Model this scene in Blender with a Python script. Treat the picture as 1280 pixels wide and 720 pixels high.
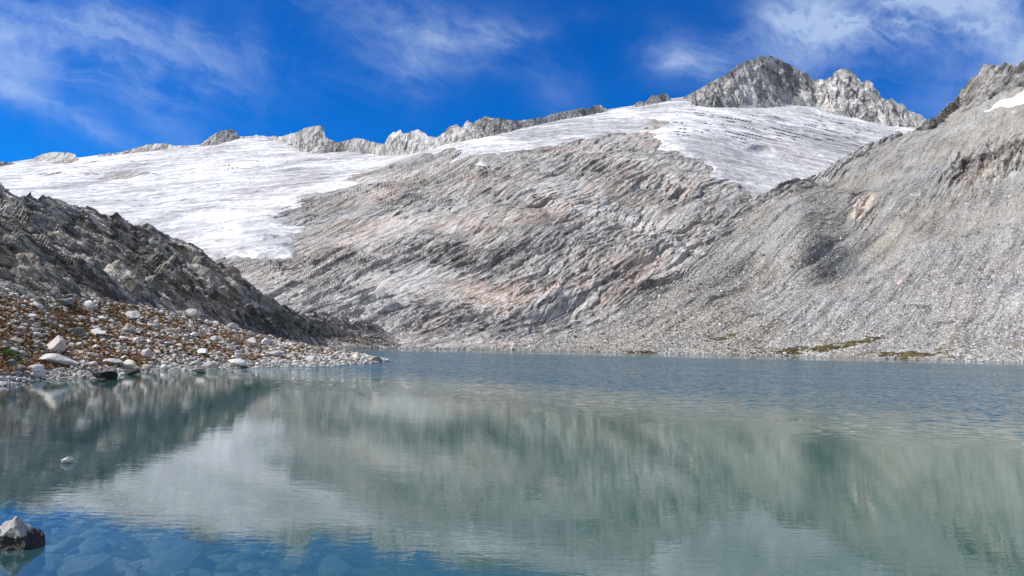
import bpy, math, random
import numpy as np
from mathutils import Vector, Matrix
rng = np.random.default_rng(7); random.seed(7)
SC = bpy.context.scene
for o in list(bpy.data.objects): bpy.data.objects.remove(o, do_unlink=True)
R_ = math.radians

# ------------------------------------------------------------------ camera
F = 950.0; H = 5.0
YH = 421.0                       # horizon row in the middle of the 1280x720 frame
pitch = math.atan((YH - 360) / F); roll = R_(1.3)
cd = bpy.data.cameras.new('camera'); cam = bpy.data.objects.new('camera', cd); SC.collection.objects.link(cam)
cd.sensor_width = 36; cd.lens = 36 * F / 1280; cd.clip_end = 20000; cd.clip_start = 0.1
RM = Matrix.Rotation(math.pi / 2 + pitch, 4, 'X') @ Matrix.Rotation(roll, 4, 'Z')
cam.matrix_world = Matrix.Translation((0, 0, H)) @ RM
SC.camera = cam
RN = np.array(RM.to_3x3())

def rays(px, py):
    px = np.asarray(px, float); py = np.asarray(py, float)
    d = np.stack([(px - 640) / F, -(py - 360) / F, -np.ones_like(px + py)], -1) @ RN.T
    return d / d[..., 1:2]
def at(px, py, D): return rays(px, py) * np.asarray(D, float)[..., None] + np.array([0, 0, H])
def shoreD(px, py):
    r = rays(px, py); return -H / r[..., 2]
def wpt(px, py): return at(px, py, shoreD(px, py))

# ------------------------------------------------------------------ light and sky
SUN_AZ, SUN_EL = -97.0, 48.0      # azimuth from +Y (ahead) towards +X
sdir = np.array([math.sin(R_(SUN_AZ)) * math.cos(R_(SUN_EL)), math.cos(R_(SUN_AZ)) * math.cos(R_(SUN_EL)), math.sin(R_(SUN_EL))])
sl = bpy.data.lights.new('sun', 'SUN'); sl.energy = 5.0; sl.angle = R_(0.5); sl.color = (1.0, 0.965, 0.92)
so = bpy.data.objects.new('sun', sl); SC.collection.objects.link(so)
so.rotation_euler = Vector(-sdir).to_track_quat('-Z', 'Y').to_euler()
w = bpy.data.worlds.new('World'); SC.world = w; w.use_nodes = True
SC.view_settings.view_transform = 'Standard'; SC.view_settings.look = 'None'
SC.view_settings.exposure = 0.22; SC.view_settings.gamma = 1.0; SC.view_settings.use_curve_mapping = False

class NT:
    """small node helper"""
    def __init__(s, tree): s.t = tree; s.n = tree.nodes; s.l = tree.links
    def put(s, sock, v):
        if v is None: return
        if isinstance(v, bpy.types.NodeSocket): s.l.new(v, sock)
        else:
            try: sock.default_value = v
            except Exception:
                sock.default_value = tuple(v) + (1.0,) if hasattr(v, '__len__') and len(v) == 3 else v
    def new(s, typ, ins=None, **kw):
        nd = s.n.new(typ)
        for k, v in kw.items(): setattr(nd, k, v)
        for k, v in (ins or {}).items(): s.put(nd.inputs[k], v)
        return nd
    def m(s, op, a, b=None, c=None, clamp=False):
        nd = s.new('ShaderNodeMath', operation=op, use_clamp=clamp)
        for i, v in enumerate((a, b, c)):
            if v is not None: s.put(nd.inputs[i], v)
        return nd.outputs[0]
    def dot(s, v, vec):
        nd = s.new('ShaderNodeVectorMath', operation='DOT_PRODUCT'); s.put(nd.inputs[0], v); s.put(nd.inputs[1], tuple(vec)); return nd.outputs['Value']
    def comb(s, x, y, z):
        return s.new('ShaderNodeCombineXYZ', {0: x, 1: y, 2: z}).outputs[0]
    def noise(s, vec, scale, detail=4, rough=0.55, dist=0.0, col=False):
        nd = s.new('ShaderNodeTexNoise', {'Vector': vec, 'Scale': scale, 'Detail': detail, 'Roughness': rough, 'Distortion': dist})
        return nd.outputs['Color' if col else 'Fac']
    def vor(s, vec, scale, feature='F1', out='Distance', rand=1.0):
        nd = s.new('ShaderNodeTexVoronoi', {'Vector': vec, 'Scale': scale, 'Randomness': rand}, feature=feature)
        return nd.outputs[out]
    def ss(s, v, a, b, x=0.0, y=1.0):
        nd = s.new('ShaderNodeMapRange', {0: v, 1: a, 2: b, 3: x, 4: y}, interpolation_type='SMOOTHSTEP'); return nd.outputs[0]
    def lin(s, v, a, b, x=0.0, y=1.0):
        nd = s.new('ShaderNodeMapRange', {0: v, 1: a, 2: b, 3: x, 4: y}); return nd.outputs[0]
    def mix(s, f, a, b, bt='MIX'):
        nd = s.new('ShaderNodeMix', data_type='RGBA', blend_type=bt)
        s.put(nd.inputs[0], f); s.put(nd.inputs[6], a); s.put(nd.inputs[7], b); return nd.outputs[2]
    def mul(s, col, v):
        nd = s.new('ShaderNodeVectorMath', operation='SCALE'); s.put(nd.inputs[0], col); s.put(nd.inputs['Scale'], v); return nd.outputs[0]

def c4(c): return (c[0], c[1], c[2], 1.0)

# world: Nishita sky, richer blue, with thin cirrus
nt = NT(w.node_tree); nt.n.clear()
sky = nt.new('ShaderNodeTexSky', sky_type='NISHITA', sun_disc=False, sun_elevation=R_(SUN_EL), sun_rotation=R_(SUN_AZ), altitude=2500.0, air_density=1.0, dust_density=0.15, ozone_density=2.6)
dirv = nt.new('ShaderNodeTexCoord').outputs['Generated']
hs = nt.new('ShaderNodeHueSaturation', {'Hue': 0.5, 'Saturation': 1.25, 'Value': 1.0, 'Color': sky.outputs[0]}).outputs[0]
sx = nt.new('ShaderNodeSeparateXYZ', {0: dirv})
# cirrus streaks: (px, py, half length px, half width px, angle deg clockwise, strength)
CL = [(120, 62, 170, 48, 8, .62), (60, 35, 150, 30, 8, .35), (225, 95, 70, 20, 15, .35), (55, 140, 110, 13, 24, .36), (190, 130, 90, 26, 60, .28), (10, 110, 60, 22, 30, .3),
      (500, 30, 110, 34, 14, .5), (560, 60, 90, 26, -14, .4), (650, 42, 60, 12, -10, .33), (520, 75, 45, 40, 40, .3), (700, 105, 40, 34, 80, .16),
      (860, 88, 45, 26, 30, .62), (900, 70, 60, 20, -20, .3), (1040, 48, 80, 30, -12, .75), (1110, 20, 90, 26, -8, .85), (1050, 15, 80, 22, 4, .55), (1180, 34, 60, 12, 10, .35), (1256, 18, 50, 24, 20, .8),
      (-150, 40, 160, 60, 12, .5), (1480, 60, 180, 50, -8, .6), (350, -200, 260, 60, 15, .5), (1000, -260, 300, 70, -12, .5)]
total = None
wn = nt.noise(dirv, 5.0, 5, .6, 0.8, col=True)
wv = nt.new('ShaderNodeVectorMath', {0: wn, 1: (.5, .5, .5)}, operation='SUBTRACT').outputs[0]
wd = nt.new('ShaderNodeVectorMath', {0: dirv, 1: nt.mul(wv, 0.10)}, operation='ADD').outputs[0]
for (px, py, a, b, ang, stg) in CL:
    c = rays(px, py); c = c / np.linalg.norm(c)
    ca, sa = math.cos(R_(ang)), math.sin(R_(ang))
    e1 = rays(px + ca * 10, py + sa * 10); e1 = e1 / np.linalg.norm(e1) - c; e1 /= np.linalg.norm(e1)
    e2 = np.cross(c, e1)
    u = nt.m('DIVIDE', nt.m('SUBTRACT', nt.dot(wd, e1), float(np.dot(c, e1))), a / F)
    v = nt.m('DIVIDE', nt.m('SUBTRACT', nt.dot(wd, e2), float(np.dot(c, e2))), b / F)
    g = nt.m('EXPONENT', nt.m('MULTIPLY', nt.m('ADD', nt.m('MULTIPLY', u, u), nt.m('MULTIPLY', v, v)), -1.0))
    front = nt.m('GREATER_THAN', nt.dot(dirv, c), 0.3)
    g = nt.m('MULTIPLY', nt.m('MULTIPLY', g, stg * (.8 if px < 300 else 1.4 if px > 950 else 1.0)), front)
    total = g if total is None else nt.m('ADD', total, g)
e1 = np.array([0.97, 0, -0.22]); e2 = np.array([0.22, 0, 0.97])
stv = nt.comb(nt.m('MULTIPLY', nt.dot(wd, e1), 3.0), nt.m('MULTIPLY', nt.dot(wd, e2), 13.0), nt.m('MULTIPLY', sx.outputs[1], 4.0))
strk = nt.noise(stv, 1.6, 8, .62, .5)
fluff = nt.noise(dirv, 9.0, 8, .6, .4)
tex = nt.m('ADD', nt.ss(strk, .36, .74, 0, .8), nt.ss(fluff, .38, .72, 0, .65))
cov = nt.m('MULTIPLY', total, nt.m('ADD', tex, .06), clamp=True)
cov = nt.m('MULTIPLY', nt.m('MINIMUM', cov, 1.0), .64)
tint = nt.mix(1.0, hs, (0.05, 0.72, 1.30, 1), 'MULTIPLY')
behind = nt.m('MULTIPLY', nt.ss(sx.outputs[1], .45, -.35), nt.ss(nt.noise(dirv, 2.2, 6, .6), .3, .6, .45, .95))   # unseen broken cloud added behind the viewer to whiten the blue fill
tint = nt.mix(behind, tint, (4.6, 4.9, 5.4, 1))
skyc = nt.mix(cov, tint, (5.4, 6.7, 8.6, 1))
bg = nt.new('ShaderNodeBackground', {'Color': skyc, 'Strength': 0.10})
nt.l.new(bg.outputs[0], nt.new('ShaderNodeOutputWorld').inputs[0])

# ------------------------------------------------------------------ numpy noise
PERM = rng.permutation(256).astype(np.int32); PERM = np.concatenate([PERM, PERM, PERM])
GR = rng.normal(size=(256, 3)); GR = (GR / np.linalg.norm(GR, axis=1)[:, None]).astype(np.float32)
def pn(x, y, z):
    xi = np.floor(x).astype(np.int32); yi = np.floor(y).astype(np.int32); zi = np.floor(z).astype(np.int32)
    xf = (x - xi).astype(np.float32); yf = (y - yi).astype(np.float32); zf = (z - zi).astype(np.float32)
    u = xf * xf * (3 - 2 * xf); v = yf * yf * (3 - 2 * yf); ww = zf * zf * (3 - 2 * zf)
    out = 0
    for i in (0, 1):
        pa = PERM[(xi + i) & 255]; wx = u if i else 1 - u
        for j in (0, 1):
            pb = PERM[pa + ((yi + j) & 255)]; wy = v if j else 1 - v
            for k in (0, 1):
                g = GR[PERM[pb + ((zi + k) & 255)]]
                out = out + (g[..., 0] * (xf - i) + g[..., 1] * (yf - j) + g[..., 2] * (zf - k)) * wx * wy * (ww if k else 1 - ww)
    return out * 1.6
def fbm(P, sc, octv=4, g=.5):
    P = P / sc; a = 1.0; s = 0; n = 0
    for i in range(octv):
        s = s + a * pn(P[..., 0] + 17.3 * i, P[..., 1] + 5.1 * i, P[..., 2] - 9.7 * i); n += a; a *= g; P = P * 2.03
    return s / n
def hsh(i, j, k):
    v = (i * 73856093) ^ (j * 19349663) ^ (k * 83492791)
    v = (v ^ (v >> 13)) * 1274126177; v = v & 0x7fffffff
    return ((v ^ (v >> 16)) & 0xffff) / 65535.0
def facets(s, t, seed=0, tilt=(0.0, 0.0), tv=1.0, off=.5, bl=.22):
    """cells with a random height and a random tilt each: slabs and blocks with real steps between them"""
    si = np.floor(s).astype(np.int64); ti = np.floor(t).astype(np.int64)
    best = np.full(s.shape, 1e9); hh = np.zeros(s.shape); b2 = np.full(s.shape, 1e9); h2 = np.zeros(s.shape)
    for i in (-1, 0, 1):
        for j in (-1, 0, 1):
            a = si + i; b = ti + j
            cx = a + hsh(a, b, seed + 1); cy = b + hsh(a, b, seed + 2)
            ds = s - cx; dt = t - cy; d = ds * ds + dt * dt
            h = (hsh(a, b, seed + 3) - .5) * 2 * off + ds * ((hsh(a, b, seed + 4) - .5) * tv + tilt[0]) + dt * ((hsh(a, b, seed + 5) - .5) * tv + tilt[1])
            m = d < best
            m2 = (d < b2) & ~m; h2 = np.where(m, hh, np.where(m2, h, h2)); b2 = np.where(m, best, np.minimum(b2, d)); hh = np.where(m, h, hh); best = np.where(m, d, best)
    edge = np.sqrt(b2) - np.sqrt(best); k = .5 + .5 * np.clip(edge / bl, 0, 1)
    return hh * k + h2 * (1 - k), edge

# ------------------------------------------------------------------ mesh helpers
def mesh_np(name, V, Q, mat=None, smooth=False, attrs=None):
    me = bpy.data.meshes.new(name); V = np.ascontiguousarray(V, np.float32); Q = np.ascontiguousarray(Q, np.int32)
    k = Q.shape[1]; n = len(Q)
    me.vertices.add(len(V)); me.vertices.foreach_set('co', V.ravel())
    me.loops.add(n * k); me.loops.foreach_set('vertex_index', Q.ravel())
    me.polygons.add(n); me.polygons.foreach_set('loop_start', np.arange(0, n * k, k, dtype=np.int32))
    me.polygons.foreach_set('use_smooth', np.full(n, smooth))
    for an, av in (attrs or {}).items():
        at_ = me.attributes.new(an, 'FLOAT', 'POINT'); at_.data.foreach_set('value', np.ascontiguousarray(av, np.float32))
    me.update(calc_edges=True)
    if mat: me.materials.append(mat)
    return me
def obj(name, me, label=None, cat=None, kind=None, group=None, parent=None):
    o = bpy.data.objects.new(name, me); SC.collection.objects.link(o)
    if label: o['label'] = label
    if cat: o['category'] = cat
    if kind: o['kind'] = kind
    if group: o['group'] = group
    if parent: o.parent = parent
    return o
def gridq(nr, nc, keep=None):
    i = np.arange(nr * nc).reshape(nr, nc)
    q = np.stack([i[:-1, :-1], i[:-1, 1:], i[1:, 1:], i[1:, :-1]], -1).reshape(-1, 4)
    if keep is not None:
        q = q[keep.ravel()[q].any(1)]
    return q
def tps(pts):
    """thin-plate interpolation of log depth through control points (px, py, D); D None = on the water plane"""
    P = np.array([(a, b) for a, b, c in pts], float) / 400; Z = np.array([math.log(c if c else float(shoreD(a, b))) for a, b, c in pts])
    n = len(P); d2 = ((P[:, None] - P[None]) ** 2).sum(-1); K = np.where(d2 > 0, d2 * np.log(d2 + 1e-12), 0) * .5 + np.eye(n) * 2e-3
    A = np.zeros((n + 3, n + 3)); A[:n, :n] = K; A[:n, n] = 1; A[:n, n + 1:] = P; A[n, :n] = 1; A[n + 1:, :n] = P.T
    wgt = np.linalg.solve(A, np.concatenate([Z, np.zeros(3)]))
    def f(px, py):
        x = np.asarray(px, float) / 400; y = np.asarray(py, float) / 400
        r = wgt[n] + wgt[n + 1] * x + wgt[n + 2] * y
        for i in range(n):
            q = (x - P[i, 0]) ** 2 + (y - P[i, 1]) ** 2
            r = r + wgt[i] * .5 * q * np.log(q + 1e-12)
        return np.exp(r)
    return f
def poly(pts):
    a = np.array(pts, float); return lambda x: np.interp(x, a[:, 0], a[:, 1])
def normals(P):
    du = np.gradient(P, axis=1); dv = np.gradient(P, axis=0); n = np.cross(du, dv)
    n /= np.linalg.norm(n, axis=-1, keepdims=True) + 1e-9
    if n[..., 2].mean() < 0: n = -n
    return n
def axes(px, py, ang, Df, e=6):
    """unit vectors in the surface: s along a direction that rises ang degrees above the picture row here, t across, n normal"""
    p0 = at(px, py, Df(px, py)); q1 = at(px + e * math.cos(R_(ang)), py - e * math.sin(R_(ang)), Df(px + e * math.cos(R_(ang)), py - e * math.sin(R_(ang))))
    qx = at(px + e, py, Df(px + e, py)); qy = at(px, py - e, Df(px, py - e))
    s = q1 - p0; s /= np.linalg.norm(s); n = np.cross(qx - p0, qy - p0); n /= np.linalg.norm(n)
    if n[2] < 0: n = -n
    return s, np.cross(n, s), n
def layer(name, x0, x1, dx, top, base, Df, nr, disp, mat, back=(40, 60), skirt=None, smooth=False, **kw):
    xs = np.arange(x0, x1 + dx, dx); tt = np.linspace(0, 1, nr)[:, None]
    yt = top(xs); yb = np.maximum(base(xs), yt + 1.5)
    Y = yb + (yt - yb) * tt; X = np.broadcast_to(xs, Y.shape)
    P = at(X, Y, Df(X, Y)); N = normals(P)
    if disp is not None: P = P + disp(P, N, X, Y)
    rows = []
    if skirt:
        b = P[0]; hd = b[:, :2] / np.linalg.norm(b[:, :2], axis=1)[:, None]
        for k in (3, 2, 1):
            r = b.copy(); r[:, :2] -= hd * (skirt[0] * k / 3) ; r[:, 2] = np.minimum(b[:, 2], 0) - skirt[1] * k / 3; rows.append(r)
    if back:
        tp = P[-1]; hd = tp[:, :2] / np.linalg.norm(tp[:, :2], axis=1)[:, None]; bk = []
        for k in (.06, .25, .6, 1.0):
            r = tp.copy(); r[:, :2] += hd * back[0] * k; r[:, 2] -= back[1] * k * (1.0 if k > .1 else .5); bk.append(r)
    else: bk = []
    G = np.concatenate([np.array(rows).reshape(-1, *P.shape[1:]), P, np.array(bk).reshape(-1, *P.shape[1:])], 0)
    me = mesh_np(name, G.reshape(-1, 3), gridq(G.shape[0], G.shape[1]), mat, smooth)
    o = obj(name, me, **kw)
    return o, P, X, Y

# ------------------------------------------------------------------ materials
def mat_new(name):
    m = bpy.data.materials.new(name); m.use_nodes = True; n = NT(m.node_tree); n.n.clear()
    out = n.new('ShaderNodeOutputMaterial'); return m, n, out
def principled(n, out, col, rough=.85, bump=None, bdist=.3, bstr=1.0, spec=.3):
    b = n.new('ShaderNodeBsdfPrincipled', {'Base Color': col, 'Roughness': rough, 'Specular IOR Level': spec})
    if bump is not None:
        bp = n.new('ShaderNodeBump', {'Strength': bstr, 'Distance': bdist, 'Height': bump}); n.l.new(bp.outputs[0], b.inputs['Normal'])
    n.l.new(b.outputs[0], out.inputs[0]); return b
def coords(n, ax, L, W):
    P = n.new('ShaderNodeTexCoord').outputs['Object']
    s, t, nn = ax
    return P, n.comb(n.dot(P, s / L), n.dot(P, t / W), n.dot(P, nn / W))
def rock_mat(name, ax, L, W, dark, mid, light, warm, warm_amt=.5, streak=.5, bump_d=.6, cell=1.0, contrast=1.0, green=0.0, big=60.0, ax2=None):
    m, n, out = mat_new(name); P, C = coords(n, ax, L, W)
    Cd = n.new('ShaderNodeVectorMath', {0: C, 1: n.mul(n.noise(P, 1 / (4 * L), 3, .6, col=True), 2.5)}, operation='ADD').outputs[0]
    v1 = n.vor(Cd, 0.45 * cell, out='Color'); v2 = n.vor(Cd, 1.35 * cell, out='Color'); v3 = n.vor(Cd, 3.6 * cell, out='Color')
    r1 = n.dot(v1, (1, 0, 0)); r2 = n.dot(v2, (0, 1, 0)); r3 = n.dot(v3, (0, 0, 1))
    bigv = n.noise(P, 1 / big, 5, .55)
    f = n.m('ADD', n.m('ADD', n.m('MULTIPLY', r1, .34), n.m('MULTIPLY', r2, .38)), n.m('MULTIPLY', r3, .28))
    f = n.m('ADD', f, n.m('MULTIPLY', n.m('SUBTRACT', bigv, .5), 1.1))
    f = n.m('ADD', .5, n.m('MULTIPLY', n.m('SUBTRACT', f, .5), contrast))
    col = n.mix(n.ss(f, .12, .5), c4(dark), c4(mid)); col = n.mix(n.ss(f, .5, .92), col, c4(light))
    wm = n.noise(Cd, .22, 5, .65, .4); wb = n.noise(P, 1 / (big * 1.3), 3, .6)
    wf = n.m('MULTIPLY', n.ss(n.m('ADD', wm, n.m('MULTIPLY', wb, .8)), .82, 1.12), warm_amt, clamp=True)
    col = n.mix(wf, col, n.mix(1.0, col, c4(warm), 'MULTIPLY'))
    st = n.noise(Cd, .9 * cell, 6, .7, .3)
    col = n.mix(n.ss(st, .38, .22, 0, streak), col, c4([c * .3 for c in dark]))
    for sc_, th_ in ((.55, .035), (1.5, .05)):
        ce = n.vor(Cd, sc_ * cell, 'DISTANCE_TO_EDGE'); cm = n.m('MULTIPLY', n.ss(ce, th_, 0), n.ss(n.noise(P, 1 / (3 * L), 4, .6), .42, .56, 0, .85))
        col = n.mix(cm, col, c4([c * .35 for c in dark]))
    if green:
        gf = n.ss(n.noise(P, 1 / (big * .25), 6, .7), .56, .68, 0, green)
        col = n.mix(gf, col, (.09, .085, .03, 1))
    b = n.m('ADD', n.m('MULTIPLY', n.noise(Cd, 2.2 * cell, 8, .72), 1.0), n.m('MULTIPLY', n.m('ADD', r2, n.m('MULTIPLY', r3, .6)), .55))
    principled(n, out, col, .82, b, bump_d, 1.0, .25)
    return m
def scree_mat(name, ax, L, W, grain=1.0):
    m, n, out = mat_new(name); P, C = coords(n, ax, L, W)
    g1 = n.vor(P, grain, out='Color'); d1 = n.vor(P, grain); g2 = n.vor(P, grain * 2.6, out='Color'); d2 = n.vor(P, grain * 2.6); 
    g3 = n.vor(P, grain * .38, out='Color')
    r = n.m('ADD', n.m('ADD', n.m('MULTIPLY', n.dot(g1, (1, 0, 0)), .6), n.m('MULTIPLY', n.dot(g2, (0, 1, 0)), .36)), n.m('MULTIPLY', n.dot(g3, (0, 0, 1)), .17))
    fl = n.noise(C, .5, 7, .62, .5); bg_ = n.noise(P, 1 / 70, 5, .6, .5)
    z = n.new('ShaderNodeSeparateXYZ', {0: P}).outputs[2]
    coarse = n.ss(z, 90, 5, .55, 1.0)
    fl2 = n.noise(C, 1.7, 6, .65, .4)
    f = n.m('ADD', .5, n.m('MULTIPLY', n.m('SUBTRACT', r, .57), n.m('MULTIPLY', coarse, .8)))
    f = n.m('ADD', f, n.m('ADD', n.m('MULTIPLY', n.m('SUBTRACT', fl, .5), 1.3), n.m('ADD', n.m('MULTIPLY', n.m('SUBTRACT', fl2, .5), .8), n.m('MULTIPLY', n.m('SUBTRACT', bg_, .5), .8))))
    col = n.mix(n.ss(f, .05, .5), (.12, .115, .105, 1), (.325, .31, .285, 1)); col = n.mix(n.ss(f, .5, 1.0), col, (.55, .54, .52, 1))
    sp1 = n.dot(g1, (0, 0, 1)); sp2 = n.dot(g2, (1, 0, 0))
    col = n.mix(n.m('MULTIPLY', n.ss(sp1, .80, .92), coarse), col, (.68, .67, .65, 1)); col = n.mix(n.m('MULTIPLY', n.ss(sp2, .14, .04), n.m('MULTIPLY', coarse, .8)), col, (.05, .048, .045, 1))
    wb = n.noise(C, .13, 4, .6, .6); col = n.mix(n.ss(wb, .46, .64, 0, .7), col, n.mix(1.0, col, (1.0, .93, .85, 1), 'MULTIPLY'))
    cb = n.noise(P, 1 / 45, 4, .6, .6); col = n.mix(n.ss(cb, .52, .66, 0, .6), col, n.mix(1.0, col, (.86, .93, 1.03, 1), 'MULTIPLY'))
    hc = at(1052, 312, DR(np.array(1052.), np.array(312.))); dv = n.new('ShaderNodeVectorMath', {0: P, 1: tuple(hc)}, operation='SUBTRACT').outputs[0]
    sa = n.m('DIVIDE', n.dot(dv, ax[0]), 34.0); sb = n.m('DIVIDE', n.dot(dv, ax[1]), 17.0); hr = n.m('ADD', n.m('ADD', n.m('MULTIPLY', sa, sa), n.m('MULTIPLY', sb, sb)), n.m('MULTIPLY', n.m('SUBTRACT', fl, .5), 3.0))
    col = n.mix(n.ss(hr, 1.5, .1, 0, .75), col, n.mix(1.0, col, (.42, .45, .50, 1), 'MULTIPLY'))   # darker, bluer patch around the hollow
    # low alpine turf near the water
    low = n.ss(z, 14, 3); tf = n.m('MULTIPLY', low, n.ss(n.noise(P, 1 / 9, 5, .7), .56, .68)); col = n.mix(n.m('MULTIPLY', tf, .75), col, (.13, .11, .045, 1))
    b = n.m('ADD', n.m('ADD', n.m('MULTIPLY', d1, -.9), n.m('MULTIPLY', d2, -.4)), n.m('MULTIPLY', n.noise(P, grain * 1.2, 5, .7), .9))
    principled(n, out, col, .85, b, .8 / grain, 1.0, .2)
    return m

# ------------------------------------------------------------------ depth of the slopes behind the lake
DM = tps([(-200, 425, 330), (-200, 300, 560), (-200, 205, 1150), (0, 430, 330), (0, 300, 560), (0, 205, 1150), (300, 432, 310), (300, 320, 480), (300, 270, 620), (300, 172, 1150),
          (450, 433, None), (450, 390, 350), (450, 228, 700), (450, 188, 1000), (600, 436.5, None), (600, 400, 340), (600, 350, 400), (600, 280, 500), (600, 200, 660), (600, 168, 860),
          (740, 438.5, None), (740, 340, 400), (740, 250, 540), (740, 170, 740), (740, 141, 960), (850, 441, None), (850, 350, 400), (850, 250, 560), (850, 180, 700), (850, 124, 1000),
          (1000, 444, None), (1000, 300, 520), (1000, 200, 760), (1000, 130, 1080), (1150, 448, None), (1150, 300, 560), (1150, 160, 1080), (1350, 452, None), (1350, 300, 600), (1350, 150, 1150)])
shore_far = poly([(-300, 432), (300, 432), (420, 434), (560, 436.3), (640, 437.6), (800, 441), (900, 443), (1000, 445), (1100, 448), (1200, 451), (1279, 453.5), (1500, 459)])
gtop = poly([(-200, 212), (0, 205), (40, 199), (100, 197), (180, 187), (250, 181), (270, 179), (300, 171), (330, 170), (352, 176), (378, 190), (400, 190), (430, 187), (475, 191), (500, 193),
             (540, 184), (560, 178), (620, 166), (700, 148), (760, 137), (800, 131), (835, 124), (858, 121), (866, 131), (900, 134), (950, 133), (990, 130), (1020, 132), (1045, 142), (1090, 153), (1115, 157), (1130, 158), (1300, 170)])

def sdist(X, Y, pts):
    P = np.array(pts, float); A = P; B = np.roll(P, -1, 0); d = np.full(X.shape, 1e9); ins = np.zeros(X.shape, bool)
    for (ax_, ay), (bx, by) in zip(A, B):
        ex, ey = bx - ax_, by - ay; h = np.clip(((X - ax_) * ex + (Y - ay) * ey) / (ex * ex + ey * ey + 1e-9), 0, 1)
        d = np.minimum(d, (X - ax_ - h * ex) ** 2 + (Y - ay - h * ey) ** 2)
        c = (ay > Y) != (by > Y); xi = ax_ + (Y - ay) / (by - ay + 1e-12) * ex; ins ^= c & (X < xi)
    return np.sqrt(d) * np.where(ins, 1, -1)
GP = [(-160, 120), (-160, 420), (150, 400), (240, 335), (283, 322), (325, 318), (362, 313), (356, 303), (336, 297), (349, 292), (374, 287), (358, 281), (340, 270), (352, 262), (385, 244), (432, 228), (470, 214), (500, 204), (530, 195), (545, 199), (560, 190),
      (576, 191), (572, 201), (590, 196), (606, 198), (628, 190), (652, 188), (668, 192), (700, 183), (732, 177), (752, 174), (770, 168), (790, 163), (808, 165), (818, 171), (828, 182), (848, 190), (862, 195), (880, 203), (889, 211), (884, 222),
      (879, 228), (905, 231), (920, 236), (916, 240), (938, 252), (945, 262), (1000, 250), (1330, 230), (1330, 100), (860, 100)]
def islands(X, Y, sd, nse):
    for (cx, cy, a, b) in [(112, 218, 40, 2.2), (146, 222, 21, 4.2), (75, 217, 22, 1.6), (108, 203, 15, 1.3), (952, 189, 11, 4.5), (822, 152, 8, 2.6), (806, 161, 8, 1.5), (790, 180, 17, 3.2)]:
        r = np.sqrt(((X - cx) / a) ** 2 + ((Y - cy) / b) ** 2); sd = np.minimum(sd, (r - 1) * b * 2.0 + nse * .35)
    return sd
AXM = axes(620, 300, 33, DM); AXM2 = axes(780, 300, 62, DM)
m_slab = rock_mat('slab_rock', AXM, 10.0, 1.7, (.12, .117, .114), (.33, .322, .312), (.60, .59, .57), (1.08, .87, .76), .75, .45, .5, 1.1, 1.2)
def band(x, a, b): return np.clip((x - a) / (b - a), 0, 1)
def d_mount(P, N, X, Y):
    s = P @ AXM[0]; t = P @ AXM[1]; n = P @ AXM[2]
    wx = fbm(P, 45, 3) * 10; wy = fbm(P[..., [1, 2, 0]], 50, 2) * 5 + fbm(P, 7, 2) * .9
    big = fbm(P, 90, 4) * 13
    f1, e1 = facets((s + wx) / 34, (t + wy * 1.5) / 11, 11, (.0, -1.2), .9, .4, .12)
    f2, e2 = facets((s + wx) / 13, (t + wy * 1.2) / 4.6, 23, (.1, -1.2), 1.0, .4, .14)
    f3, e3 = facets((s + wx * .7) / 5.5, (t + wy) / 2.1, 41, (.1, -1.1), 1.0, .4, .2)
    rough = fbm(P, 3.2, 3, .6)
    # rugged patches and smoother polished ones
    rug = .25 + 1.0 * np.clip(fbm(P + 300, 70, 4) * 1.7 + .42, 0, 1)
    rs = np.linalg.norm(np.gradient(P, axis=0), axis=-1); k3 = np.clip(2.0 / rs - .35, 0, 1); k2 = np.clip(4.4 / rs - .35, .1, 1); f2 = f2 * k2; f3 = f3 * k3
    d = big * .8 + (f1 * 1.3 + f2 * .85 + f3 * .5) * rug + rough * .4 * k3
    # low crag beside the gully, a dark buttress
    bt = np.exp(-(((X - 690) / 42) ** 2 + ((Y - 378 + (X - 690) * .45) / 15) ** 2)); d = d + bt * 9
    bt2 = np.exp(-(((X - 800) / 60) ** 2 + ((Y - 318 + (X - 800) * .6) / 16) ** 2)); d = d + bt2 * 6
    att = np.clip(P[..., 2] / 9, 0.02, 1)
    gs = islands(X, Y, sdist(X, Y, GP), 0); under = np.clip((gs - 2) / 9, 0, 1); att = att * (1 - .85 * under)
    return N * (d * att - 2.5 * under)[..., None]
mtop = lambda x: gtop(x) + 3
O_m, PM, XM, YM = layer('rocky_mountainside', -150, 1420, 1.3, mtop, shore_far, DM, 330, d_mount, m_slab, back=(150, 60), skirt=(30, 6), kind='structure')

# ------------------------------------------------------------------ glacier
xs = np.arange(-150, 1250, 1.35); tt = np.linspace(0, 1, 175)[:, None]
yt = gtop(xs) - .3; yb = np.interp(xs, [-150, 240, 380, 520, 760, 840, 950, 1250], [420, 345, 330, 240, 200, 240, 275, 250]); Yg = yb + (yt - yb) * tt; Xg = np.broadcast_to(xs, Yg.shape)
Pg0 = at(Xg, Yg, DM(Xg, Yg))
sd = sdist(Xg, Yg, GP)
nse = fbm(Pg0, 16, 4, .6) * 3.2; sd = islands(Xg, Yg, sd + nse, nse)
wobx = fbm(Pg0, 60, 3) * 24
Zc = Pg0 @ np.array([.25, .55, .85])
ph = (Zc + wobx * .45 + fbm(Pg0, 14, 2) * 3) / 17; crv = np.abs(ph - np.round(ph)) * 17; seg = np.clip(fbm(Pg0 * np.array([1, .3, .3]) + np.round(ph)[..., None] * 31.7, 26, 2) * 6 + .2, 0, 1)
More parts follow.
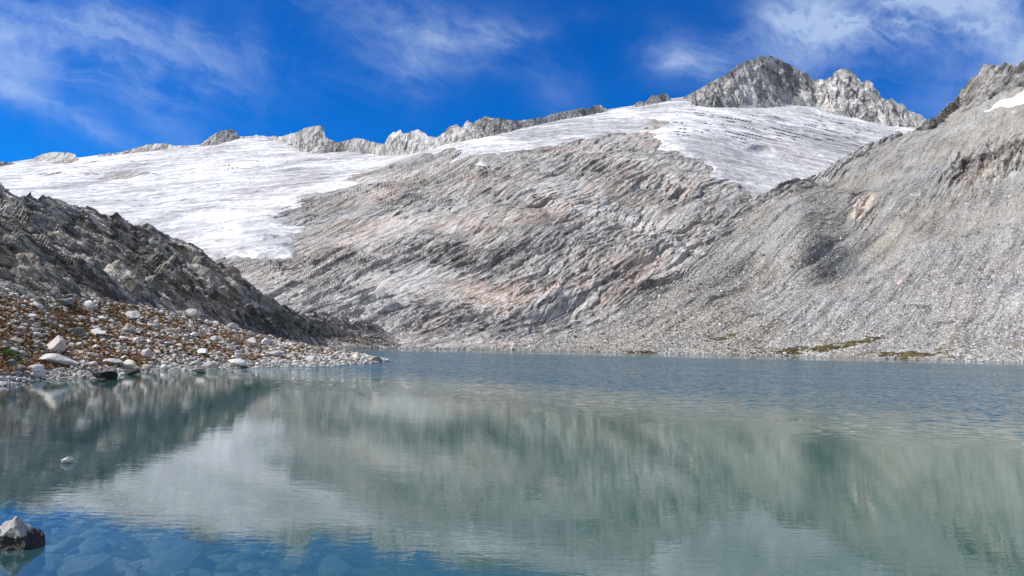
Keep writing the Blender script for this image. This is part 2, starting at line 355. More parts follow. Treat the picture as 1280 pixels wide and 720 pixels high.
zone = np.exp(-(((Xg - 980) / 130) ** 2 + ((Yg - 158) / 26) ** 2)) + .8 * np.exp(-(((Xg - 310) / 90) ** 2 + ((Yg - 205) / 22) ** 2)) + .55 * np.exp(-(((Xg - 140) / 160) ** 2 + ((Yg - 232) / 10) ** 2)) + .5 * np.exp(-(((Xg - 860) / 35) ** 2 + ((Yg - 150) / 25) ** 2))
crack = np.clip(1.25 - crv / 2.3, 0, 1) * seg * np.clip(zone * 1.6 - .2, 0, 1)
thick = np.clip(sd / 7, -1.6, 1) * 8 + np.clip(sd / 60, 0, 1) * 8
gl_d = fbm(Pg0 * np.array([1, .5, 1.]), 60, 4) * 6 + fbm(Pg0, 9, 4, .6) * 1.3 - crack * 4.5
thick = thick + np.where(sd > 0, gl_d * np.clip(sd / 10, 0, 1) * 1.4, 0)
thick = thick * np.clip((Yg - gtop(Xg)) / 6 + .25, .25, 1)
Dg = DM(Xg, Yg) - thick
Pg = at(Xg, Yg, Dg)
tp = Pg[-1]; hd = tp[:, :2] / np.linalg.norm(tp[:, :2], axis=1)[:, None]; bk = []
for k in (8, 60, 200):
    r = tp.copy(); r[:, :2] += hd * k; r[:, 2] -= k * .12 + (k > 100) * 40; bk.append(r)
keep = np.concatenate([sd > -9, np.ones((3, sd.shape[1]), bool)], 0)
Gg = np.concatenate([Pg, np.array(bk)], 0)
m, n, out = mat_new('glacier_ice'); P = n.new('ShaderNodeTexCoord').outputs['Object']
wvv = n.new('ShaderNodeVectorMath', {0: P, 1: n.mul(n.noise(P, 1 / 70, 4, .6, col=True), 60.0)}, operation='ADD').outputs[0]
st = n.comb(n.dot(wvv, (1 / 60, 0, 0)), n.dot(wvv, (0, .5 / 7, .8 / 7)), n.dot(wvv, (0, 0, .02)))
a = n.noise(st, .7, 8, .66, .6); b_ = n.noise(P, 1 / 110, 5, .6, .8); c_ = n.noise(wvv, 1 / 8, 8, .7)
f = n.m('ADD', n.m('ADD', n.m('MULTIPLY', a, .5), n.m('MULTIPLY', b_, .35)), n.m('MULTIPLY', c_, .45))
col = n.mix(n.ss(f, .50, .66), (.20, .197, .20, 1), (.50, .50, .51, 1)); col = n.mix(n.ss(f, .62, .78), col, (.90, .91, .93, 1))
wf = n.ss(n.noise(P, 1 / 130, 4, .6), .5, .68, 0, .6); col = n.mix(wf, col, n.mix(1.0, col, (.95, .88, .87, 1), 'MULTIPLY'))
stx = n.comb(n.dot(wvv, (1 / 26, 0, 0)), n.dot(wvv, (0, .5 / 2.6, .8 / 2.6)), 0.0)
zl = n.ss(n.noise(P, 1 / 90, 3, .5), .45, .6)
cl = n.m('ABSOLUTE', n.m('SUBTRACT', n.noise(stx, 1.0, 3, .6, .3), .5)); col = n.mix(n.m('MULTIPLY', n.ss(cl, .022, .004), n.m('MULTIPLY', zl, .75)), col, (.13, .135, .16, 1))
ln = n.noise(st, 2.6, 6, .72, .3); col = n.mix(n.ss(ln, .36, .26, 0, .55), col, (.16, .16, .18, 1))
principled(n, out, col, .55, n.m('ADD', n.m('MULTIPLY', c_, 1.4), n.m('MULTIPLY', a, 1.2)), 1.6, .8, .3)
m_ice = m
obj('glacier', mesh_np('glacier', Gg.reshape(-1, 3), gridq(Gg.shape[0], Gg.shape[1], keep), m_ice, True), kind='structure')

# ------------------------------------------------------------------ ridges and peaks on the skyline
AXV = (np.array([.12, .35, .93]), np.array([.99, -.05, -.1]), np.array([-.05, -.93, .35]))
AXV = tuple(a / np.linalg.norm(a) for a in AXV)
m_peak = rock_mat('peak_rock', AXV, 11.0, 6.0, (.17, .17, .17), (.40, .395, .388), (.64, .63, .615), (1.08, .95, .88), .5, .3, 1.6, 1.0, 1.4, big=60)
def ridge(name, pts, x0, x1, Db, slope, rough, mat=None, depth=26, dx=1.1, seed=0, nrow=70, tilt=.3, **kw):
    pt = np.array(pts, float); tp0 = poly(pts)
    def tp(x):
        y = tp0(x); r = np.random.default_rng(seed + 5).normal(size=400); k = (x - x0) / 2.6
        a = np.interp(k, np.arange(400), r); b2 = np.interp((x - x0) / 9.0, np.arange(400), r[::-1])
        return y + (a * .55 + b2 * .6) * rough
    bs = lambda x: gtop(x) + depth
    def Df(X, Y):
        b = gtop(X) + 6
        D0 = Db(X, b); up = (b - Y) * D0 / F
        return D0 + np.where(up > 0, up / math.tan(R_(slope)), up / math.tan(R_(62)))
    def dd(P, N, X, Y):
        s = P @ AXV[0]; t = P @ AXV[1]; wx = fbm(P, 30, 3) * 12
        f1, e = facets((s + wx) / 42 + t / 70, (t + wx) / 24 + s * .006, 60 + seed, (.2, tilt), 1.3, .6)
        f2, e = facets((s + wx) / 21 + t / 60, (t + wx) / 7.5, 70 + seed, (.2, tilt), 1.4, .6)
        f3, e = facets(s / 7, (t + wx * .3) / 3, 80 + seed, (.1, .2), 1.4, .6)
        d = (f1 * 6.5 + f2 * 3.4 + f3 * 1.2 + fbm(P, 12, 4, .6) * 2.5) * rough * .8
        tf = np.clip((Y - tp(X)) / 14, .35, 1)
        return N * (d * tf - 1.5)[..., None]
    return layer(name, x0, x1, dx, tp, bs, Df, nrow, dd, mat or m_peak, back=(60, 60), kind='structure', **kw)
off = lambda k: (lambda X, Y: DM(X, Y) + k)
ridge('mountain_peak', [(825, 150), (845, 128), (858, 119), (870, 112), (885, 104), (905, 94), (920, 83), (935, 74), (948, 69), (962, 69), (975, 73), (990, 80), (1000, 88), (1010, 91), (1018, 98), (1032, 98), (1040, 96), (1045, 88),
                        (1053, 85), (1062, 86), (1068, 90), (1073, 97), (1077, 103), (1085, 100), (1090, 103), (1096, 112), (1103, 122), (1108, 125), (1116, 123), (1124, 129), (1130, 128), (1134, 135), (1148, 140), (1165, 152), (1200, 165)],
      826, 1200, off(14), 42, .9, seed=1, dx=.95, nrow=110, depth=16)
AP = [(915, 138), (930, 128), (942, 118), (955, 112), (970, 109), (985, 112), (1000, 116), (1015, 123), (1030, 133), (1045, 145)]
ridge('rock_apron', AP, 915, 1045, off(6), 33, .35, seed=12, nrow=40, depth=5)
ridge('rock_ridge', [(374, 200), (385, 190), (395, 183), (430, 176), (447, 172), (460, 176), (480, 180), (487, 166), (492, 164), (498, 161), (505, 165), (512, 164), (522, 161), (530, 165), (535, 171), (545, 170), (555, 165),
                     (562, 157), (570, 155), (576, 160), (584, 149), (590, 152), (600, 147), (607, 144), (614, 147), (640, 149), (660, 149), (690, 143), (712, 137), (727, 134), (735, 136), (741, 132), (752, 130), (760, 135), (768, 141)],
      374, 768, off(14), 55, .8, seed=2, nrow=50)
ridge('rock_pinnacle_ridge', [(786, 140), (792, 131), (800, 126), (806, 127), (812, 121), (817, 117), (822, 119), (826, 116), (834, 116), (838, 122), (845, 130)], 786, 845, off(14), 60, .8, seed=3, nrow=30)
ridge('rock_outcrop', [(316, 180), (330, 172), (345, 170), (358, 168), (370, 164), (380, 159), (392, 157), (400, 156), (404, 158), (407, 170), (425, 176), (450, 180), (475, 190)], 316, 475, off(30), 55, .7, seed=4, nrow=40)
ridge('rock_outcrop', [(240, 190), (252, 178), (262, 169), (275, 164), (290, 161), (297, 165), (300, 171), (318, 168), (340, 172), (350, 178)], 240, 350, off(14), 50, .6, seed=5, nrow=30)
ridge('rock_outcrop', [(112, 200), (125, 192), (150, 189), (172, 184), (190, 179), (205, 178), (218, 182), (232, 181), (244, 186)], 112, 244, off(14), 50, .5, seed=6, nrow=30)
ridge('rock_outcrop', [(30, 204), (42, 196), (55, 191), (70, 189), (85, 190), (93, 192), (96, 199)], 30, 96, off(14), 50, .5, seed=7, nrow=24)
ridge('rock_outcrop', [(-160, 205), (-60, 190), (-20, 200), (0, 201), (18, 203)], -160, 18, off(14), 50, .5, seed=8, nrow=24)

# ------------------------------------------------------------------ right-hand slope of scree
DR = tps([(560, 436.3, None), (640, 437.8, None), (700, 439, None), (700, 408, 325), (760, 440.2, None), (760, 375, 352), (850, 442, None), (850, 380, 345), (850, 325, 405), (940, 255, 510), (940, 350, 385), (1000, 445, None), (1000, 400, 330), (1000, 300, 440), (1000, 225, 580),
          (1130, 449, None), (1130, 380, 345), (1130, 280, 450), (1130, 165, 730), (1190, 125, 800), (1280, 453.5, None), (1280, 350, 350), (1280, 250, 430), (1280, 160, 550), (1280, 85, 720), (1450, 458, None), (1450, 250, 400), (1450, 60, 680)])
rtop = poly([(560, 436), (620, 434), (660, 424), (700, 408), (740, 386), (765, 374), (800, 355), (845, 328), (880, 300), (910, 276), (938, 254), (960, 243), (1000, 224), (1040, 203), (1080, 183), (1115, 168), (1140, 162), (1160, 157), (1180, 140), (1200, 125), (1240, 110), (1290, 95), (1500, 60)])
AXR = axes(1080, 300, 42, DR)
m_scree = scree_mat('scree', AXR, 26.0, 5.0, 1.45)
def d_right(P, N, X, Y):
    s = P @ AXR[0]; t = P @ AXR[1]
    wx = fbm(P, 60, 3) * 16
    gul = fbm(np.stack([s / 9 + wx * .05, t + wx * .4, t * 0], -1), 9, 4, .55)
    big = fbm(P, 110, 4) * 12
    hollow = -np.exp(-(((X - 1055) / 62) ** 2 + ((Y - 315 + (X - 1055) * .25) / 30) ** 2)) * 9 + np.exp(-(((X - 1000) / 40) ** 2 + ((Y - 290) / 40) ** 2)) * 10
    rib = np.clip(gul, -1, 1)
    # bare crags: top right, and along the gully edge
    c1 = np.exp(-(((X - 1245) / 75) ** 2 + ((Y - 205 + (X - 1245) * .35) / 26) ** 2)) * 1.2
    c2 = np.clip(1 - (Y - rtop(X)) / 30, 0, 1) * np.clip((1180 - X) / 60, 0, 1)
    c3 = .9 * np.exp(-(((X - 1078) / 16) ** 2 + ((Y - 258) / 18) ** 2))
    cr = np.clip(c1 + c2 * .8 + c3 - .1, 0, 1.1)
    f1, e = facets((s + wx) / 50, (t + wx * .5) / 6, 131, (0, -1.2), 1.0, .4)
    f2, e = facets((s + wx) / 22, (t + wx * .5) / 2.3, 141, (0, -1.1), 1.2, .4)
    fine = fbm(P, 2.2, 2, .6) * .4 + fbm(P, 1.1, 1) * .15
    d = big + hollow + rib * 3.6 + fine + cr * (f1 * 3.6 + f2 * 1.8)
    att = np.clip(P[..., 2] / 12, .04, 1)
    return N * (d * att)[..., None]
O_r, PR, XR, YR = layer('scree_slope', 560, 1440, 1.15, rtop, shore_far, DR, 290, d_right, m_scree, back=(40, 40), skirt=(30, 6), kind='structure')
# craggy head of the right-hand slope
def ridge2():
    pts = [(1140, 166), (1150, 158), (1158, 152), (1166, 148), (1174, 143), (1180, 136), (1186, 130), (1192, 128), (1198, 119), (1205, 112), (1212, 106), (1220, 97), (1226, 85), (1230, 82), (1240, 81), (1248, 81), (1252, 84), (1260, 81), (1266, 82), (1279, 78), (1310, 60), (1360, 50), (1450, 20)]
    t0 = poly(pts); r = np.random.default_rng(9).normal(size=500)
    tp = lambda x: t0(x) + np.interp((x - 1140) / 2.5, np.arange(500), r) * .7
    bs = lambda x: rtop(x) + 26
    def Df(X, Y):
        b = rtop(X) + 4; D0 = DR(X, b) + 2; up = (b - Y) * D0 / F
        return D0 + up / math.tan(R_(48))
    def dd(P, N, X, Y):
        ax = AXC; s = P @ ax[0]; t = P @ ax[1]; wx = fbm(P, 30, 3) * 9
        f1, e = facets((s + wx) / 30, (t + wx) / 8, 160, (.2, .8), 1.3, .6); f2, e = facets((s + wx) / 11, (t + wx) / 3.2, 170, (.2, .6), 1.4, .6)
        return N * ((f1 * 5 + f2 * 2.4 + fbm(P, 10, 4, .6) * 3))[..., None]
    global AXC
    AXC = axes(1230, 115, 52, Df)
    mt = rock_mat('crag_rock', AXC, 9.0, 2.6, (.11, .108, .105), (.30, .292, .28), (.52, .505, .48), (1.08, .9, .76), .6, .5, 1.2, .8, 1.2, big=80)
    layer('rock_crag', 1140, 1440, 1.1, tp, bs, Df, 70, dd, mt, back=(40, 60), kind='structure')
    return mt
m_crag = ridge2()
# bare rock ledges that stand out of the scree
def patch(name, P, X, Y, mask, lift, mat, **kw):
    """re-skin a part of a slope: a thin bed lying on it, feathered into it at its edge"""
    N = normals(P); Q = P + N * np.where(mask > 0, np.minimum(mask, 1) * lift, -np.minimum(-mask, 1) * 3 - .4)[..., None]
    rr = np.where((mask > -.15).any(1))[0]; cc = np.where((mask > -.15).any(0))[0]
    sl_ = (slice(rr[0], rr[-1] + 1), slice(cc[0], cc[-1] + 1)); Q = Q[sl_]; K = mask[sl_] > -.12
    return obj(name, mesh_np(name, Q.reshape(-1, 3), gridq(Q.shape[0], Q.shape[1], K), mat), **kw)
AXL = axes(1240, 205, 42, DR)
m_ledge = rock_mat('ledge_rock', AXL, 8.0, 1.8, (.06, .056, .052), (.27, .26, .245), (.52, .50, .47), (1.1, .9, .76), .6, .8, 1.0, .9, 1.3, big=40)
nz = fbm(PR, 9, 4, .6)
mk = np.exp(-(((XR - 1248) / 62) ** 2 + ((YR - 198 + (XR - 1248) * .38) / 26) ** 2)) - .42 + nz * .6
patch('rock_ledge', PR, XR, YR, mk, .9, m_ledge, kind='structure')
mk = np.exp(-(((XR - 1080 + (YR - 256) * .9) / 13) ** 2 + ((YR - 256) / 17) ** 2)) - .5 + nz * .3
m_tan = rock_mat('tan_slab_rock', AXL, 9.0, 2.5, (.25, .22, .19), (.45, .40, .35), (.62, .55, .48), (1.0, .85, .7), .6, .3, .6, .7, 1.0, big=30)
patch('pale_rock_slab', PR, XR, YR, mk, 1.2, m_tan, kind='structure')
mk = np.where(XR < 1120, 1.0, 0) * (.75 - (YR - rtop(XR)) / (26 + 10 * np.sin(XR / 37))) * np.clip((XR - 640) / 40, 0, 1) + nz * .55 - .1
patch('gully_bedrock', PR, XR, YR, mk, .9, m_slab, kind='structure')
# snow patch below the right-hand crags
m_snow, n, out = mat_new('old_snow'); P = n.new('ShaderNodeTexCoord').outputs['Object']
principled(n, out, n.mix(n.noise(P, 1 / 12, 6, .65), (.62, .62, .64, 1), (.9, .9, .93, 1)), .6, n.noise(P, 1 / 4, 5), .6, .6)
mk = sdist(XR, YR, [(1228, 141), (1250, 132), (1275, 122), (1300, 114), (1380, 108), (1380, 124), (1300, 128), (1270, 136), (1250, 139)]) / 5 + nz * .6
patch('snow_patch', PR, XR, YR, mk, 3.5, m_snow, kind='structure')

# ------------------------------------------------------------------ dark hillside on the left
DL = tps([(a, b, c and c * float(np.interp(c, [60, 150, 185, 225, 290], [1.75, 1.6, 1.4, 1.25, 1.03]))) for a, b, c in [(-150, 200, 80), (-150, 290, 62), (-150, 360, 48), (0, 228, 92), (0, 300, 68), (0, 365, 54), (100, 262, 105), (100, 300, 88), (100, 372, 64), (200, 305, 122), (200, 345, 100), (200, 392, 80), (280, 325, 145), (280, 370, 120), (290, 412, 100),
          (350, 378, 185), (350, 422, 140), (400, 395, 225), (400, 433.3, None), (430, 434, None), (460, 406, 292), (500, 428, 300), (500, 434.8, None)]])
ltop = poly([(-150, 190), (-40, 212), (0, 222), (8, 232), (20, 238), (32, 241), (40, 236), (50, 243), (62, 242), (75, 247), (90, 254), (100, 252), (112, 258), (128, 264), (135, 270), (145, 266), (155, 273), (165, 282), (172, 279), (185, 281), (195, 289), (210, 293), (222, 297), (236, 301), (250, 308), (262, 318),
             (272, 326), (280, 327), (290, 340), (300, 346), (315, 358), (340, 372), (360, 384), (385, 393), (400, 390), (415, 395), (430, 398), (440, 404), (455, 402), (475, 406), (486, 413), (500, 424), (512, 431), (530, 434.5)])
lbase = poly([(-150, 372), (0, 372), (100, 380), (200, 397), (290, 417), (340, 428), (380, 433), (400, 434), (430, 434.3), (530, 435.6)])
AXH = axes(150, 330, -33, DL)
m_hill = rock_mat('dark_hillside_rock', AXH, 3.4, 1.0, (.10, .096, .088), (.28, .268, .247), (.58, .56, .525), (1.12, .92, .72), .65, .7, .4, .8, 1.5, big=22)
def d_left(P0, N, X, Y):
    P = P0 / 1.6
    s = P @ AXH[0]; t = P @ AXH[1]
    wx = fbm(P, 9, 3) * 3.0; wy = fbm(P + 50, 7, 3) * 1.6
    f0, e = facets((s + wx) / 15, (t + wy) / 7, 201, (-.3, -.8), 1.0, .5, .08)
    f1, e = facets((s + wx) / 6.5, (t + wy) / 2.9, 211, (-.2, -.9), 1.1, .45, .10)
    f2, e = facets((s + wx) / 2.6, (t + wy) / 1.25, 221, (-.3, -.9), 1.2, .45, .12)
    f3, e = facets((s + wx * .4) / 1.2, (t + wy * .3) / .6, 231, (-.3, -.8), 1.2, .4)
    sc = np.clip(.6 + P[..., 1] / 160, .7, 1.8)
    up = np.clip((lbase(X) - Y) / 34, 0.12, 1)
    rug = .45 + 1.1 * np.clip(fbm(P + 99, 14, 3) + .5, 0, 1.1)
    d = fbm(P, 22, 4) * 2.4 * up + (f0 * 1.0 + f1 * 1.1 + f2 * .55) * sc * rug * up + f3 * .2 * sc * rug + fbm(P, 1.2, 3, .6) * .12
    h = np.exp(-(((X - 435) / 40) ** 2 + ((Y - 413) / 7) ** 2)); d = d - h * 3
    h2 = np.exp(-(((X - 420) / 40) ** 2 + ((Y - 400) / 4) ** 2)); d = d + h2 * 2
    tpf = np.clip((Y - ltop(X)) / 22, .3, 1); d = d * tpf - .5 * (1 - tpf)
    return N * (d * 1.6 * np.clip(P0[..., 2] / 4, .02, 1))[..., None]
O_l, PL, XL, YL = layer('rocky_hillside', -150, 530, .95, ltop, lbase, DL, 230, d_left, m_hill, back=(45, 40), skirt=(10, 3), kind='structure')

# ------------------------------------------------------------------ beach / moraine tongue
wl = poly([(-150, 494), (0, 483), (30, 478), (60, 473), (130, 474), (170, 470), (200, 463), (240, 462), (300, 460), (340, 459), (400, 458), (460, 454.5), (482, 451.5), (490, 450)])
btop = poly([(-150, 352), (0, 360), (100, 370), (200, 386), (290, 408), (340, 421), (365, 427), (390, 432), (430, 438), (460, 444), (480, 449), (490, 449.5)])
DB = tps([(a, b, c and c * float(np.interp(c, [40, 60, 82, 98, 120], [1.75, 1.7, 1.6, 1.45, 1.42]))) for a, b, c in [(-150, 492, None), (-150, 420, 40), (-150, 352, 50), (0, 483, None), (0, 430, 43), (0, 360, 56), (60, 473, None), (100, 474, None), (100, 420, 56), (100, 370, 66), (200, 463, None), (200, 430, 62), (200, 386, 82), (290, 460, None), (290, 440, 72), (290, 408, 104), (340, 459, None), (340, 425, 120), (400, 458, None), (400, 436, 112), (450, 454.5, None), (450, 446, 98), (490, 451, None)]])
m_soil, n, out = mat_new('moraine_soil'); P = n.new('ShaderNodeTexCoord').outputs['Object']
z = n.new('ShaderNodeSeparateXYZ', {0: P}).outputs[2]
a = n.noise(P, 1 / 2.2, 6, .65); b_ = n.noise(P, 3, 6, .7); g_ = n.vor(P, 7, out='Color')
col = n.mix(n.ss(a, .38, .6), (.15, .125, .095, 1), (.13, .065, .035, 1)); col = n.mix(n.ss(a, .58, .72), col, (.11, .085, .02, 1))
pb = n.mix(n.dot(g_, (1, 0, 0)), (.10, .095, .09, 1), (.42, .41, .39, 1))
col = n.mix(n.ss(n.m('ADD', z, n.m('MULTIPLY', a, .8)), 1.3, .75), col, pb)
principled(n, out, col, .9, n.m('ADD', b_, n.m('MULTIPLY', n.vor(P, 7), -.8)), .1, 1.0, .15)
def d_beach(P, N, X, Y):
    return N * ((fbm(P, 6, 4) * .35 + fbm(P, .8, 3) * .10) * np.clip(P[..., 2] / .6, .1, 1))[..., None]
O_b, PB, XB, YB = layer('moraine_shore', -150, 488, 1.2, btop, wl, DB, 120, d_beach, m_soil, back=(14, 3), skirt=(7, 1.6), kind='structure')
def onbeach(px, py):
    D = DB(np.array(px, float), np.array(py, float)); return at(px, py, D)

# ------------------------------------------------------------------ lake bed and water
def depth_f(x, y): x = x / 1.95; y = y / 1.95; return 1.95 * (.10 * (y - 5.5) + .16 * (x + 6.3) + .012 * np.maximum(y - 9, 0) ** 1.5 + .25)
gx = np.concatenate([np.linspace(-900, -40, 30), np.arange(-39, 20, .33), np.linspace(21, 1000, 30)]); gy = np.concatenate([np.linspace(-60, -2, 12), np.arange(-1.5, 60, .36), np.linspace(62, 900, 40)])
GX, GY = np.meshgrid(gx, gy); dp = np.clip(depth_f(GX, GY), -3, 12)
PBD = np.stack([GX, GY, -dp], -1); PBD[..., 2] += fbm(PBD, 2.6, 4) * .18 * (np.abs(GX) < 45) * (GY < 60)
m_bed, n, out = mat_new('lake_bed'); P = n.new('ShaderNodeTexCoord').outputs['Object']
vb = n.vor(P, 1.2, out='Color'); col = n.mix(n.dot(vb, (1, 0, 0)), (.09, .09, .075, 1), (.26, .25, .21, 1)); col = n.mix(n.noise(P, 1.1, 5), col, (.14, .14, .11, 1))
principled(n, out, col, .9, n.vor(P, 2.2), .15, .8)
obj('lake_bed', mesh_np('lake_bed', PBD.reshape(-1, 3), gridq(*GX.shape), m_bed, True), kind='structure')

m_w, n, out = mat_new('lake_water'); P = n.new('ShaderNodeTexCoord').outputs['Object']
xyz = n.new('ShaderNodeSeparateXYZ', {0: P}); X_, Y_ = xyz.outputs[0], xyz.outputs[1]
dep = n.m('ADD', n.m('ADD', n.m('MULTIPLY', n.m('SUBTRACT', n.m('DIVIDE', Y_, 1.95), 5.5), .10), n.m('MULTIPLY', n.m('ADD', n.m('DIVIDE', X_, 1.95), 6.3), .16)), .25)
clar = n.m('EXPONENT', n.m('MULTIPLY', n.m('MAXIMUM', dep, 0), -.6))
dist = Y_
# wind: a calm mirror near the viewer, ruffled far out
patchy = n.noise(n.comb(n.m('MULTIPLY', X_, .012), n.m('MULTIPLY', Y_, .03), 0.0), 1.0, 4, .6, .5)
far = n.ss(n.m('ADD', n.m('ADD', Y_, n.m('MULTIPLY', X_, .8)), n.m('MULTIPLY', n.m('SUBTRACT', patchy, .5), 34)), 50, 98)
lee = n.ss(n.m('SUBTRACT', Y_, n.m('MULTIPLY', X_, .02)), 212, 236, 1, .2)
r1 = n.noise(n.comb(n.m('MULTIPLY', X_, .55), n.m('MULTIPLY', Y_, 1.35), 0.0), 2.6, 3, .55, .3)
r2 = n.noise(n.comb(n.m('MULTIPLY', X_, .32), n.m('MULTIPLY', Y_, .8), 3.0), .55, 3, .5, .2)
r3 = n.noise(n.comb(n.m('MULTIPLY', X_, .6), n.m('MULTIPLY', Y_, 1.), 5.0), 9.0, 2, .5)
hgt = n.m('ADD', n.m('ADD', n.m('MULTIPLY', r1, .018), n.m('MULTIPLY', r2, .045)), n.m('MULTIPLY', r3, .0035))
amp = n.m('ADD', .13, n.m('MULTIPLY', n.m('MULTIPLY', far, lee), 1.0))
hgt = n.m('MULTIPLY', hgt, amp)
bp = n.new('ShaderNodeBump', {'Strength': 1.0, 'Distance': 1.0, 'Height': hgt})
wvn = n.noise(n.comb(n.m('MULTIPLY', X_, 1.0), n.m('MULTIPLY', Y_, 1.8), 1.0), .9, 5, .68, col=True)
stw0 = n.noise(n.comb(n.m('MULTIPLY', X_, .04), n.m('MULTIPLY', Y_, .16), 8.0), 1.0, 6, .7, .3)
slope = n.mul(n.new('ShaderNodeVectorMath', {0: wvn, 1: (.5, .5, .5)}, operation='SUBTRACT').outputs[0], n.m('MULTIPLY', n.m('MULTIPLY', far, lee), n.lin(stw0, .3, .7, 1.6, 4.2)))
slope = n.new('ShaderNodeVectorMath', {0: slope, 1: (1, 1, 0)}, operation='MULTIPLY').outputs[0]
Nw = n.new('ShaderNodeVectorMath', {0: n.new('ShaderNodeVectorMath', {0: bp.outputs[0], 1: slope}, operation='ADD').outputs[0]}, operation='NORMALIZE').outputs[0]
fr = n.new('ShaderNodeFresnel', {'IOR': 1.45, 'Normal': Nw})
stw = n.noise(n.comb(n.m('MULTIPLY', X_, .05), n.m('MULTIPLY', Y_, .3), 8.0), 1.0, 6, .7, .3)
rgh = n.m('MULTIPLY', n.m('MULTIPLY', far, lee), n.lin(stw, .3, .7, .05, .16))
gl = n.new('ShaderNodeBsdfGlossy', {'Color': (1, 1, 1, 1), 'Roughness': rgh, 'Normal': Nw})
df = n.new('ShaderNodeBsdfDiffuse', {'Color': n.mix(clar, n.mix(far, (.046, .118, .078, 1), (.010, .080, .112, 1)), (.045, .14, .185, 1))})
tr = n.new('ShaderNodeBsdfTransparent', {'Color': (.66, .80, .82, 1)})
body = n.new('ShaderNodeMixShader', {0: clar, 1: df.outputs[0], 2: tr.outputs[0]})
ms = n.new('ShaderNodeMixShader', {0: fr.outputs[0], 1: body.outputs[0], 2: gl.outputs[0]})
n.l.new(ms.outputs[0], out.inputs[0])
obj('lake_water', mesh_np('lake_water', np.array([(-1500, -80, 0), (1500, -80, 0), (1500, 900, 0), (-1500, 900, 0)]), np.array([[0, 1, 2, 3]]), m_w), kind='structure')

# ------------------------------------------------------------------ stones
def ico(sub):
    import bmesh
    bm = bmesh.new(); bmesh.ops.create_icosphere(bm, subdivisions=sub, radius=1.0); bm.verts.ensure_lookup_table()
    V = np.array([v.co[:] for v in bm.verts]); Q = np.array([[v.index for v in f.verts] for f in bm.faces]); bm.free(); return V, Q
IV, IQ = {}, {}
for k in (1, 2, 3, 4, 5): IV[k], IQ[k] = ico(k)
def stone_shape(sub, seed, cuts=9, flat=.6, wob=.16):
    r = np.random.default_rng(seed); V = IV[sub].copy()
    for i in range(cuts):                       # planar breaks
        d = r.normal(size=3); d /= np.linalg.norm(d); c = r.uniform(.52, .9); h = V @ d; ov = np.maximum(h - c, 0); V -= ov[:, None] * d * .96
    V += IV[sub] * (fbm(V + seed * 3.7, .8, 3) * wob)[:, None]
    V *= np.array([1.0, r.uniform(.62, .95), r.uniform(flat * .8, flat * 1.25)])
    return V
def stone_mat(name, lo, hi, attr=False, wet=None, scale=3.0, warm=(1.08, .93, .8)):
    m, n, out = mat_new(name); tc = n.new('ShaderNodeTexCoord'); P = tc.outputs['Object']
    if attr: rnd = n.new('ShaderNodeAttribute', attribute_name='tone').outputs['Fac']
    else: rnd = n.new('ShaderNodeObjectInfo').outputs['Random']
    sp = n.noise(P, scale, 7, .7); sp2 = n.noise(P, scale * 6, 4, .7)
    f = n.m('ADD', n.m('MULTIPLY', rnd, .75), n.m('MULTIPLY', n.m('SUBTRACT', n.m('ADD', n.m('MULTIPLY', sp, .6), n.m('MULTIPLY', sp2, .4)), .5), .9))
    col = n.mix(n.ss(f, 0, .8), c4(lo), c4(hi))
    hue = n.m('FRACT', n.m('MULTIPLY', rnd, 13.7)); col = n.mix(n.ss(hue, .55, 1.0, 0, .8), col, n.mix(1.0, col, c4(warm), 'MULTIPLY'))
    lich = n.ss(n.noise(P, scale * 1.7, 5, .75), .6, .68, 0, .5); col = n.mix(lich, col, n.mul(col, .45))
    rg = .85
    if wet is not None:
        wz = n.new('ShaderNodeSeparateXYZ', {0: n.new('ShaderNodeNewGeometry').outputs['Position']}).outputs[2]
        wn_ = n.m('ADD', wz, n.m('MULTIPLY', n.m('SUBTRACT', sp, .5), wet * 1.6)); wf = n.ss(wn_, wet * 1.05, wet * .9)
        col = n.mix(wf, col, n.mul(col, .09)); rg = n.lin(wf, 0, 1, .85, .35)
    principled(n, out, col, rg, n.m('ADD', sp, n.m('MULTIPLY', sp2, .4)), .25, .8, .3)
    return m
m_stone = stone_mat('pale_granite_stone', (.22, .217, .21), (.74, .73, .71), scale=1.5)
m_stone_s = stone_mat('small_stones', (.15, .147, .14), (.68, .665, .64), attr=True, scale=2.0)
m_darkst = stone_mat('dark_wet_stone', (.02, .02, .02), (.07, .068, .062), scale=2.0)
m_fore = stone_mat('granite_wet_below', (.45, .44, .43), (.80, .79, .77), wet=.33, scale=2.6)
m_red = stone_mat('red_brown_rock', (.07, .048, .04), (.17, .12, .10), scale=3.0)
m_sub = stone_mat('submerged_stone', (.34, .34, .30), (.8, .79, .72), scale=3.5)
m_scr = stone_mat('scree_boulders', (.18, .175, .165), (.60, .585, .56), attr=True, scale=.6)
m_hst = stone_mat('hillside_blocks', (.10, .098, .092), (.46, .45, .43), attr=True, scale=1.0)

